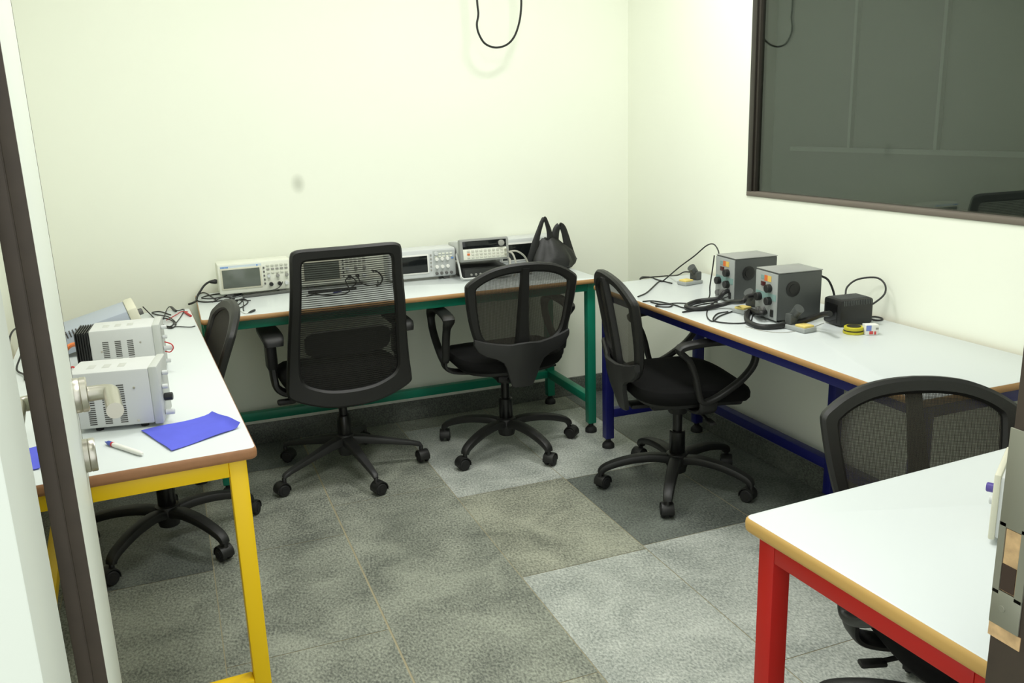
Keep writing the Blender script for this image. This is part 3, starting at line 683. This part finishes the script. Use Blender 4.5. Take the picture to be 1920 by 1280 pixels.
cable('probe_cable', 'thin black probe cable running below the first oscilloscope screen', [(.428, 3.908, .800), (.420, 3.89, .79), (.40, 3.89, .775), (.36, 3.888, .768), (.30, 3.885, .765), (.24, 3.87, .760), (.19, 3.85, .757), (.16, 3.80, .756)], .0018, CABLE)
cable('probe_cable', 'tangled black probe cable in front of the first oscilloscope', [tp(398, 566), tp(420, 556), tp(445, 548), tp(458, 556), tp(448, 570), tp(440, 566, .003, .006), tp(455, 560, .003, .008), tp(465, 566), tp(452, 576), tp(442, 572), tp(448, 562, .003, .005), tp(462, 563), tp(470, 563)], .0022, CABLE)
cable('probe_cable', 'short black probe lead ending before the first oscilloscope', [tp(432, 566), tp(445, 562, .003, .012), tp(456, 566, .003, .01), tp(456, 578), tp(457, 582)], .0022, CABLE)
for k, (a, b, lab) in enumerate((((466, 586), (478, 581), 'black clip lying near the front edge of the back bench'), ((436, 556), (452, 550), 'black probe body lying below the first oscilloscope'))):
    bm = new(); p, q = tp(*a, .004), tp(*b, .005); tube(bm, [p, p.lerp(q, .3), p.lerp(q, .7), q], [.0018, .004, .005, .004], 8); tag(obj('probe_clip', bm, BLK), lab, 'clip')
cable('probe_wire', 'thin grey wire leading to the black clip', [tp(448, 580, .001), tp(455, 586, .001), tp(462, 588, .001), tp(466, 586, .002)], .0008, GCABLE)
bm = new(); p, q = tp(455, 556, .006), tp(548, 545, .006); tube(bm, [p, q], (.006, .008), 10); tag(obj('long_strip', bm, mat('dark_grey_strip', (88, 90, 86), .5)), 'long grey strip lying in front of the first oscilloscope', 'cable duct')  # plain dark grey bar along the foot of the first scope
cable('probe_cable', 'black probe cables looping below the second oscilloscope', [tp(575, 555), tp(600, 548), tp(630, 545), tp(655, 540), tp(668, 530, .003, .02), tp(660, 520, .003, .05), tp(648, 525, .003, .04), tp(655, 545), tp(640, 552), tp(610, 553), tp(590, 551)], .0028, CABLE)
cable('probe_cable', 'black probe cable hanging from the second oscilloscope connectors', [(.758, 3.915, .80), (.760, 3.89, .79), (.77, 3.87, .765), (.80, 3.85, .757), (.84, 3.86, .757), (.85, 3.90, .765)], .0025, CABLE)
cable('probe_cable', 'thick black cord curling between second and third oscilloscopes', [(.845, 3.955, .80), (.835, 3.93, .81), (.86, 3.92, .80), (.875, 3.91, .775), (.86, 3.88, .757), (.83, 3.83, .7562)], .0038, CABLE)
bm = new(); p, q = tp(578, 548, .006), tp(668, 540, .006); tube(bm, [p, q], (.007, .009), 10); tag(obj('long_strip', bm, mat('black_strip', (40, 41, 42), .5)), 'long black strip lying in front of the second oscilloscope', 'cable duct')  # plain black bar along the foot of the second scope
bm = new(); p, q = tp(624, 549, .004), tp(640, 545, .004); tube(bm, [p, p.lerp(q, .2), q], [.001, .004, .004], 8); tag(obj('screwdriver', bm, mat('navy_plastic', (40, 44, 96), .4)), 'small navy tool lying below the second oscilloscope', 'tool')

# ------------------------------------------------------------------ instruments on the yellow bench
def power_unit(label, corner, rz, w, d, h, case, bez, front_knobs, heatsink=False, vents=True, z=ZT, bt=.022):
    """local +x is the front, origin under the front corner nearest the door; case runs to -x, +y is away"""
    t = thing('power_supply', label, 'power supply', (corner[0], corner[1], z), rz)
    bm = new(); box(bm, (-d/2-bt/2+.001, w/2, h/2+.008), (d-bt+.002, w, h-.006), .006); obj('case', bm, case, t)
    bm = new(); box(bm, (-bt/2, w/2, h/2+.008), (bt, w+.003, h), min(.005, bt*.3)); obj('front_bezel', bm, bez, t, label='front bezel')
    if vents:
        bm = new()
        for g in range(3):
            for b_ in range(2):
                for r in range(9):
                    x = -d*.44-g*d*.172
                    if b_ == 0: box(bm, (x, -.0003, .022+r*.0052), (.0165, .0012, .0024))
                    else: box(bm, (x, -.0003, h*.48+r*.0056), (.0165, .0012, .0025))
        obj('vent_slots', bm, GRIL, t)
        bm = new()
        for g in range(3): box(bm, (-d*.44-g*d*.172, w*.42, h+.0051), (.017, .034, .0008), .0003)
        obj('top_vents', bm, VG, t)
        bm = new()
        for x, zz in ((-.058, h*.72), (-.058, .022), (-d+.03, h*.6)): cyl(bm, (x, -.0006, zz), .003, .002, 'Y', 12)
        obj('screws', bm, STEEL, t)
    if heatsink:
        bm = new(); boxb(bm, (-d-.036, .008, .014), (-d-.001, w-.008, h-.004), .001)
        for k in range(6): boxb(bm, (-d-.038+k*.0068, .0, .014), (-d-.035+k*.0068, w, h+.001))
        obj('heatsink', bm, BLK, t, label='black finned heatsink')
    for (y, zz, r, l, m_) in front_knobs: knob(t, l/2+.001, y, zz, r, l, m_, 'knob', 'X')
    for x in (-.05, -d+.05):
        for y in (.025, w-.025):
            bm = new(); lathe(bm, [(.009, 0), (.010, .006)], 14, Matrix.Translation((x, y, 0))); obj('foot', bm, RUBBER, t)
    return t
GB = mat('grey_bezel', (190, 193, 188), .5); VG = mat('pale_vent_patch', (186, 188, 182), .7)
KN = [(.03, .028, .007, .022, SILVER), (.04, .065, .010, .020, BLK), (.03, .095, .006, .014, SILVER), (.05, .125, .006, .014, SILVER)]
power_unit('grey bench supply nearest the door handle on the yellow bench', (-.074, 2.228), math.radians(-9), .128, .205, .148, PSGREY, GB, KN)
power_unit('grey bench supply with black heatsink behind the nearest one', (-.068, 2.735), math.radians(-4), .128, .195, .148, PSGREY, GB,
           [(.03, .075, .007, .024, SILVER), (.03, .11, .006, .014, SILVER), (.03, .14, .006, .016, SILVER), (.03, .035, .006, .016, SILVER)], heatsink=True)
# the turned blue-grey unit at the back
t = thing('signal_generator', 'blue-grey instrument propped up on its handle at the back of the yellow bench', 'signal generator', (-.385, 3.10, .7545))
t.rotation_euler = (0, math.radians(-14), math.radians(6))
w, d, h = .20, .27, .074
bm = new(); box(bm, (d/2-.015, w/2, h/2), (d-.03, w, h-.004), .004); obj('case', bm, BLUEGREY, t)
bm = new(); box(bm, (d-.014, w/2, h/2), (.032, w+.006, h+.004), .006); obj('front_bezel', bm, CREAM2, t, label='cream front bezel')
bm = new()
for k in range(7): box(bm, (.012+k*.0105, -.0003, h*.83), (.0042, .0014, .018)); box(bm, (.012+k*.0105, .008, h-.0018), (.0042, .014, .0012))
obj('vent_slots', bm, GRIL, t)
bm = new(); tube(bm, [(.225, -.009, .034), (.222, -.010, .02), (.200, -.010, -.042), (.200, 0, -.048), (.200, w, -.048), (.200, w+.010, -.042), (.222, w+.010, .02), (.225, w+.009, .034)], .0058, 10); obj('carry_handle', bm, CREAM2, t)
knob(t, d+.009, .05, .045, .010, .016, BTND, 'knob', 'X'); knob(t, d+.009, .15, .03, .008, .016, BLK, 'knob', 'X'); knob(t, d+.009, .012, .016, .006, .016, STEEL, 'connector', 'X')

def yt(px, py, r=.003, up=0): return at(px, py, ZT+r+up)
cable('lead_wire', 'bundle of black leads coiled behind the grey supplies', [yt(268, 575, .003, .03), yt(285, 592), yt(300, 606), yt(318, 612), yt(326, 604), yt(312, 597, .003, .008), yt(300, 600, .003, .01), yt(306, 611), yt(322, 615), yt(330, 606), yt(316, 594, .003, .006), yt(296, 590), yt(285, 586), yt(300, 584), yt(320, 590)], .0024, CABLE)
cable('lead_wire', 'black lead running from the coil to the bench edge', [yt(300, 613), yt(322, 613), yt(334, 612), yt(356, 613), yt(366, 611)], .0018, CABLE)
cable('lead_wire', 'black lead looping across the far end of the yellow bench', [yt(306, 598), yt(314, 578), yt(322, 575), yt(332, 582), yt(345, 580), yt(340, 592), yt(328, 608)], .002, CABLE)
cable('lead_wire', 'thin red lead at the far end of the yellow bench', [yt(312, 600, .001), yt(330, 590, .002), yt(340, 584, .002), yt(352, 584, .003)], .0015, RCABLE)
bm = new(); p, q = yt(345, 584, .004), yt(358, 592, .004); tube(bm, [p, p.lerp(q, .4), q], [.002, .005, .004], 8); tag(obj('crocodile_clip', bm, RCABLE), 'red crocodile clip at the far end of the yellow bench', 'clip')
bm = new(); p, q = yt(320, 576, .004), yt(330, 583, .004); tube(bm, [p, p.lerp(q, .4), q], [.002, .005, .004], 8); tag(obj('crocodile_clip', bm, BLK), 'black crocodile clip near the red one', 'clip')
cable('lead_wire', 'short red loop of wire at the front of the second supply', [(-.060, 2.762, .845), (-.042, 2.752, .838), (-.038, 2.752, .825), (-.048, 2.762, .812), (-.062, 2.765, .815)], .0018, RCABLE)
cable('lead_wire', 'orange ribbon of wire behind the black heatsink', [(-.36, 2.86, .80), (-.335, 2.88, .835), (-.315, 2.93, .83), (-.30, 2.98, .80), (-.30, 3.03, .757)], .007, OCABLE)
cable('lead_wire', 'blue wire behind the black heatsink', [(-.36, 2.74, .757), (-.345, 2.73, .80), (-.335, 2.70, .822), (-.335, 2.66, .79), (-.35, 2.62, .757)], .004, BCABLE)
cable('lead_wire', 'red wire below the black heatsink', [(-.25, 2.56, .757), (-.27, 2.58, .80), (-.30, 2.62, .835), (-.32, 2.66, .80), (-.33, 2.70, .757)], .0025, RCABLE)
cable('lead_wire', 'black wires seen in the gap beside the door', [(-.52, 3.02, .757), (-.52, 3.10, .84), (-.505, 3.18, .85), (-.49, 3.10, .80), (-.50, 3.0, .76), (-.47, 2.92, .757), (-.46, 2.86, .7555)], .003, CABLE)

def cloth(label, pts, curl):
    bm = new(); n = 14; a, b, c, d = [Vector(p) for p in pts]; G = []
    for i in range(n+1):
        r = []
        for j in range(n+1):
            u, v = i/n, j/n; p = (a*(1-u)+b*u)*(1-v)+(d*(1-u)+c*u)*v
            z = .0035+.0016*math.sin(u*7+v*3)+.0012*math.sin(v*9-u*4)
            cu = max(0, u-.86)/.14; z += curl*cu*cu*(.4+.6*v)
            p = p + (c-d).normalized()*(-.4*curl*cu*cu)
            r.append((p.x, p.y, ZT+z))
        G.append(r)
    top = [[bm.verts.new(q) for q in r] for r in G]; bot = [[bm.verts.new((q[0], q[1], q[2]-.0012)) for q in r] for r in G]
    for A, s in ((top, 1), (bot, -1)):
        for i in range(n):
            for j in range(n):
                q = (A[i][j], A[i+1][j], A[i+1][j+1], A[i][j+1]); bm.faces.new(q[::s])
    for k in range(n):
        for e in (lambda A, k: (A[k][0], A[k+1][0]), lambda A, k: (A[k][n], A[k+1][n]), lambda A, k: (A[0][k], A[0][k+1]), lambda A, k: (A[n][k], A[n][k+1])):
            p, q = e(top, k); p2, q2 = e(bot, k); bm.faces.new((p, q, q2, p2))
    return tag(obj('cleaning_cloth', bm, CLOTH), label, 'cloth')
cloth('blue cloth lying at the front corner of the yellow bench', [yt(265, 809, 0), yt(402, 777, 0), yt(455, 801, 0), yt(322, 847, 0)], .014)
cloth('blue cloth seen in the gap between wall and open door', [(-.46, 2.20, .75), (-.335, 2.21, .75), (-.33, 2.05, .75), (-.45, 2.03, .75)], .003)
p, q = yt(197, 828, .006), yt(267, 851, .006); ax = (q-p)
t = thing('marker_pen', 'white marker pen with blue cap beside the blue cloth', 'pen', p, math.atan2(ax.y, ax.x)); Lp = ax.length
def px_(bm, prof, mi=0): lathe(bm, prof, 16, Matrix.Rotation(PI/2, 4, 'Y'), mi)
bm = new(); px_(bm, [(.0055, .036), (.0058, .04), (.0058, Lp-.012), (.0045, Lp-.004), (.003, Lp)]); obj('barrel', bm, WHITEP, t)
bm = new(); px_(bm, [(.001, 0), (.002, .006), (.0052, .014), (.0056, .0295)]); obj('cap', bm, mat('blue_cap', (44, 70, 168), .4), t, label='blue tip')
bm = new(); px_(bm, [(.0059, .030), (.0059, .0355)]); obj('ring', bm, RCABLE, t, label='red ring')

# ------------------------------------------------------------------ soldering corner on the blue bench
def station(label, cx, cy, rz, w=.152, d=.185, h=.172):
    """local -x is the front, origin under the middle of the front"""
    t = thing('soldering_station', label, 'soldering station', (cx, cy, ZT), rz)
    bm = new(); box(bm, (d/2, 0, h/2+.005), (d, w, h-.008), .004)
    obj('case', bm, CHAR, t)
    bm = new(); boxb(bm, (-.0005, -w/2-.0015, h+.001), (d+.001, w/2+.0015, h+.004), .001); obj('lid', bm, mat('grey_steel_lid', (152, 154, 150), .45), t, label='grey lid')
    bm = new(); boxb(bm, (-.004, -w/2+.003, .008), (-.0003, w/2-.003, h-.003), .001)
    obj('front_panel', bm, PANELG, t, label='grey front panel')
    bm = new(); f = -.0052; g = -.0042; k = h/.172
    def fb(y0, z0, y1, z1, mi): boxb(bm, (f, y0, z0*k), (g, y1, z1*k), 0, mi)
    fb(-.030, .138, -.008, .158, 1); fb(-.008, .138, .012, .158, 0); fb(.012, .142, .034, .156, 2); fb(-.062, .075, .062, .098, 2)
    obj('printed_panel', bm, [ORG, YLW, TEAL], t, label='coloured print')
    bm = new(); boxb(bm, (-.0065, .004, .118*k), (-.0044, .032, .134*k), .0005); obj('led_window', bm, REDD, t, label='dark red display')
    for y, z, r in ((-.024, .116, .0145), (.036, .078, .0145), (-.026, .072, .0145)): knob(t, -.013, y, z*k, r, .018, BLK, 'knob', 'X')
    for y, z, r in ((.036, .030, .012), (.008, .034, .012)): knob(t, -.011, y, z*k, r, .014, BTND, 'socket', 'X')
    bm = new(); boxb(bm, (-.009, -.050, .018), (-.0044, -.034, .044), .002); obj('power_switch', bm, BLK, t)
    bm = new(); lathe(bm, [(.026, 0), (.027, .003), (.022, .004)], 24, Matrix.Translation((.055, -w/2-.0002, h*.68)) @ Matrix.Rotation(PI/2, 4, 'X')); lathe(bm, [(.016, 0), (.016, .006)], 20, Matrix.Translation((.055, -w/2-.0002, h*.68)) @ Matrix.Rotation(PI/2, 4, 'X')); obj('fan_grille', bm, BLK, t)
    for x in (.02, d-.02):
        for y in (-w/2+.02, w/2-.02):
            bm = new(); lathe(bm, [(.008, 0), (.009, .006)], 12, Matrix.Translation((x, y, 0))); obj('foot', bm, RUBBER, t)
    return t
station('dark soldering station standing farther from the camera', 1.962, 2.79, math.radians(-4), .140, .18)
station('dark soldering station standing in front, partly hiding the other', 1.905, 2.462, math.radians(-5), .140, .17)
def iron_stand(label, x, y, rz, sponge=True):
    t = thing('soldering_iron_stand', label, 'iron stand', (x, y, ZT), rz)
    bm = new(); box(bm, (0, 0, .008), (.10, .055, .015), .003); obj('tray', bm, PANELG, t, label='grey tray')
    bm = new(); box(bm, (-.022, 0, .0185), (.044, .042, .008), .002); obj('sponge', bm, SPONGE, t, label='yellow sponge')
    bm = new(); box(bm, (.032, 0, .034), (.028, .046, .036), .004); P = [(.045, 0, .030), (.005, 0, .072)]
    tube(bm, P, [.012, .018], 14); obj('holder', bm, CHAR, t, label='dark iron holder')
    return t
iron_stand('iron stand with sponge at the far end of the navy bench', 2.045, 3.165, math.radians(10))
iron_stand('iron stand between the two soldering stations', 1.925, 2.60, math.radians(15))
iron_stand('iron stand in front of the nearer soldering station', 1.905, 2.285, math.radians(95))
bm = new(); box(bm, (0, 0, .008), (.09, .075, .015), .003); box(bm, (.02, 0, .046), (.045, .06, .060), .006); tube(bm, [(.02, 0, .05), (-.012, 0, .086)], [.014, .018], 12)
tag(obj('soldering_iron_stand', bm, BLK, None, (2.115, 2.975, ZT)), 'black iron stand left of the farther soldering station', 'iron stand')
# black transformer box
t = thing('transformer_box', 'black ribbed box right of the soldering stations', 'power supply', (2.105, 2.285, ZT), math.radians(-5))
bm = new(); box(bm, (0, 0, .047), (.13, .095, .090), .010); obj('case', bm, BLK, t)
bm = new()
for k in range(17): box(bm, (-.052+k*.0065, -.0475, .080), (.003, .003, .016), .0006)
for k in range(17): box(bm, (-.052+k*.0065, 0, .0923), (.003, .07, .0024), .0006)
obj('cooling_ribs', bm, CHAR, t)
bm = new(); boxb(bm, (-.0665, -.03, .012), (-.0648, .03, .075), .0006); obj('side_plate', bm, mat('black_gloss', (14, 14, 14), .15), t)
# hoses, leads
cable('air_hose', 'thick black hose looping out of the farther soldering station', [(1.950, 2.755, .80), (1.925, 2.75, .792), tp(1345, 560, .009, .01), tp(1310, 564, .009), tp(1288, 572, .009), tp(1292, 578, .009), tp(1320, 578, .009), tp(1350, 572, .009, .004), tp(1372, 566, .009, .02), tp(1392, 565, .009, .045), (1.895, 2.56, .815), (1.925, 2.555, .82)], .0085, CABLE, 'hose', seg=12)
cable('air_hose', 'thick black hose curling in front of the nearer soldering station', [(1.889, 2.445, .782), (1.868, 2.45, .778), tp(1408, 582, .009), tp(1400, 592, .009), tp(1404, 604, .009), tp(1425, 612, .009), tp(1452, 612, .009), tp(1482, 607, .009, .004), tp(1512, 600, .009, .022), tp(1540, 590, .009, .05), tp(1556, 588, .009, .068)], .0095, CABLE, 'hose', seg=12)
cable('mains_cable', 'black cord from the farther station drooping to the left wall corner', [(1.985, 2.868, .915), (2.02, 2.93, .930), (2.06, 3.02, .938), (2.08, 3.10, .92), (2.06, 3.16, .87), (2.02, 3.21, .82), (1.97, 3.26, .757), tp(1235, 528), tp(1213, 548), tp(1196, 556)], .0028, CABLE, 'power cord')
cable('mains_cable', 'black cord lying at the far end of the navy bench', [(2.055, 3.17, .80), (2.03, 3.19, .80), (2.01, 3.21, .785), tp(1250, 517), tp(1225, 519), tp(1207, 521), tp(1200, 523), tp(1205, 519), tp(1222, 520), tp(1232, 524), tp(1260, 531)], .0028, CABLE, 'power cord')
cable('mains_cable', 'black cord dropping down the edge of the farther station', [(1.962, 2.868, .92), (1.955, 2.869, .86), (1.945, 2.868, .80), tp(1330, 556), tp(1318, 566), tp(1300, 569), tp(1270, 568), tp(1240, 570), tp(1220, 566)], .0026, CABLE, 'power cord')
cable('iron_lead', 'thin black iron lead swinging along the front edge', [(1.945, 2.73, .785), tp(1340, 566, .003, .02), tp(1327, 580), tp(1326, 594), tp(1336, 602), tp(1348, 593), tp(1372, 584), tp(1392, 578)], .0024, CABLE)
cable('iron_lead', 'thin black iron lead lying in front of the nearer station', [(1.888, 2.45, .78), tp(1413, 590), tp(1406, 603), tp(1380, 606), tp(1350, 604), tp(1337, 599), tp(1345, 588), tp(1365, 584)], .0024, CABLE)
cable('iron_lead', 'black cable flung over the front edge of the navy bench', [tp(1345, 566), tp(1315, 571, .003, .006), tp(1285, 577), tp(1262, 571), tp(1235, 571), tp(1231, 574), tp(1255, 575), tp(1258, 570), tp(1225, 564), tp(1205, 565)], .0026, CABLE)
cable('iron_lead', 'black lead curling below the farther hose', [tp(1338, 570), tp(1312, 578, .003, .004), tp(1290, 583), tp(1280, 585), tp(1300, 582), tp(1325, 577)], .0028, CABLE)
cable('iron_lead', 'fine pale lead drawn across the middle of the navy bench', [tp(1398, 612, .001), tp(1430, 620, .001), tp(1470, 623, .001), tp(1515, 616, .001), tp(1545, 605, .001)], .0009, GCABLE)
cable('mains_cable', 'black cord looping up behind the ribbed black box', [(2.14, 2.34, .83), (2.155, 2.35, .86), (2.19, 2.34, .885), (2.232, 2.30, .893), (2.238, 2.265, .875), (2.225, 2.25, .845), (2.195, 2.262, .815), (2.175, 2.28, .80)], .0032, CABLE, 'power cord')
cable('mains_cable', 'black cord falling from the back of the nearer station', [(2.078, 2.40, .90), (2.10, 2.385, .885), (2.115, 2.375, .85), (2.12, 2.365, .81), (2.13, 2.36, .757), (2.17, 2.36, .755)], .004, CABLE, 'power cord')
p = tp(1643, 597, .004); bm = new(); tube(bm, [(p.x+.020*math.cos(2*PI*k/20), p.y+.020*math.sin(2*PI*k/20), p.z+.002*math.sin(2*PI*k/20)) for k in range(20)], .0032, 8, True); tag(obj('cable_ring', bm, CABLE), 'small black ring of cord lying by the right wall', 'cable')
# tape roll and little box
p = at(1600, 624, ZT)
t = thing('tape_roll', 'yellow and black tape roll lying before the ribbed box', 'tape', (p.x, p.y, ZT))
bm = new(); lathe(bm, [(.018, .0), (.032, .0), (.033, .002), (.033, .008), (.018, .008)], 28); obj('tape_layer', bm, TAPEY, t)
bm = new(); lathe(bm, [(.018, .0082), (.031, .0082), (.031, .0115), (.018, .0115)], 28); obj('tape_layer', bm, TAPEK, t, label='black layer')
bm = new(); lathe(bm, [(.018, .0117), (.030, .0117), (.0305, .013), (.0305, .021), (.029, .0225), (.018, .0225)], 28); obj('tape_layer', bm, TAPEY, t)
bm = new(); lathe(bm, [(.004, .0227), (.022, .0227), (.022, .024), (.004, .024)], 28); obj('core', bm, TAPEK, t)
p = at(1632, 628, ZT)
t = thing('small_carton', 'tiny blue, white and pink box beside the tape roll', 'box', (p.x+.01, p.y+.012, ZT), math.radians(-20))
bm = new(); box(bm, (0, 0, .0165), (.042, .032, .033), .0012); obj('carton', bm, WHITEP, t)
bm = new(); boxb(bm, (-.0208, -.0166, .014), (-.004, -.0161, .032), 0, 0); boxb(bm, (-.010, -.0168, .003), (.002, -.0163, .013), 0, 1); boxb(bm, (.006, -.0167, .002), (.012, -.0162, .012), 0, 1); boxb(bm, (.010, -.0167, .018), (.019, -.0162, .024), 0, 2)
obj('print', bm, [LBLUE, PINK, BTN], t, label='blue and pink print')

# ------------------------------------------------------------------ instrument on the red bench
c = at(1852, 1019, ZT)
power_unit('cream bench supply on the red bench beside the door jamb', (c.x+.121, c.y+.080), math.radians(123), .145, .27, .116, PSGREY, CREAM2, [(.115, .088, .008, .012, mat('violet_knob', (84, 70, 150), .4)), (.05, .04, .008, .012, SILVER)], bt=.010)

# ------------------------------------------------------------------ cable loop hanging on the back wall
y = 3.965
cable('hanging_cable', 'black cable loop hanging down in front of the back wall', [(1.402, y, 2.74), (1.404, y, 2.3), (1.410, y, 2.0), (1.414, y, 1.93), (1.405, y, 1.885), (1.412, y, 1.845), (1.44, y, 1.802), (1.49, y, 1.784), (1.545, y, 1.795), (1.585, y, 1.83), (1.612, y, 1.89), (1.625, y, 1.96), (1.627, y, 2.05), (1.627, y, 2.3), (1.627, y, 2.74)], .0048, CABLE)

# ------------------------------------------------------------------ view
vs = SC.view_settings; vs.view_transform = 'Standard'; vs.look = 'None'; vs.gamma = 1; vs.use_curve_mapping = False; vs.exposure = -.03
SC.display_settings.display_device = 'sRGB'
SC.cycles.max_bounces = 10; SC.cycles.transparent_max_bounces = 16
SC.cycles.use_denoising = True
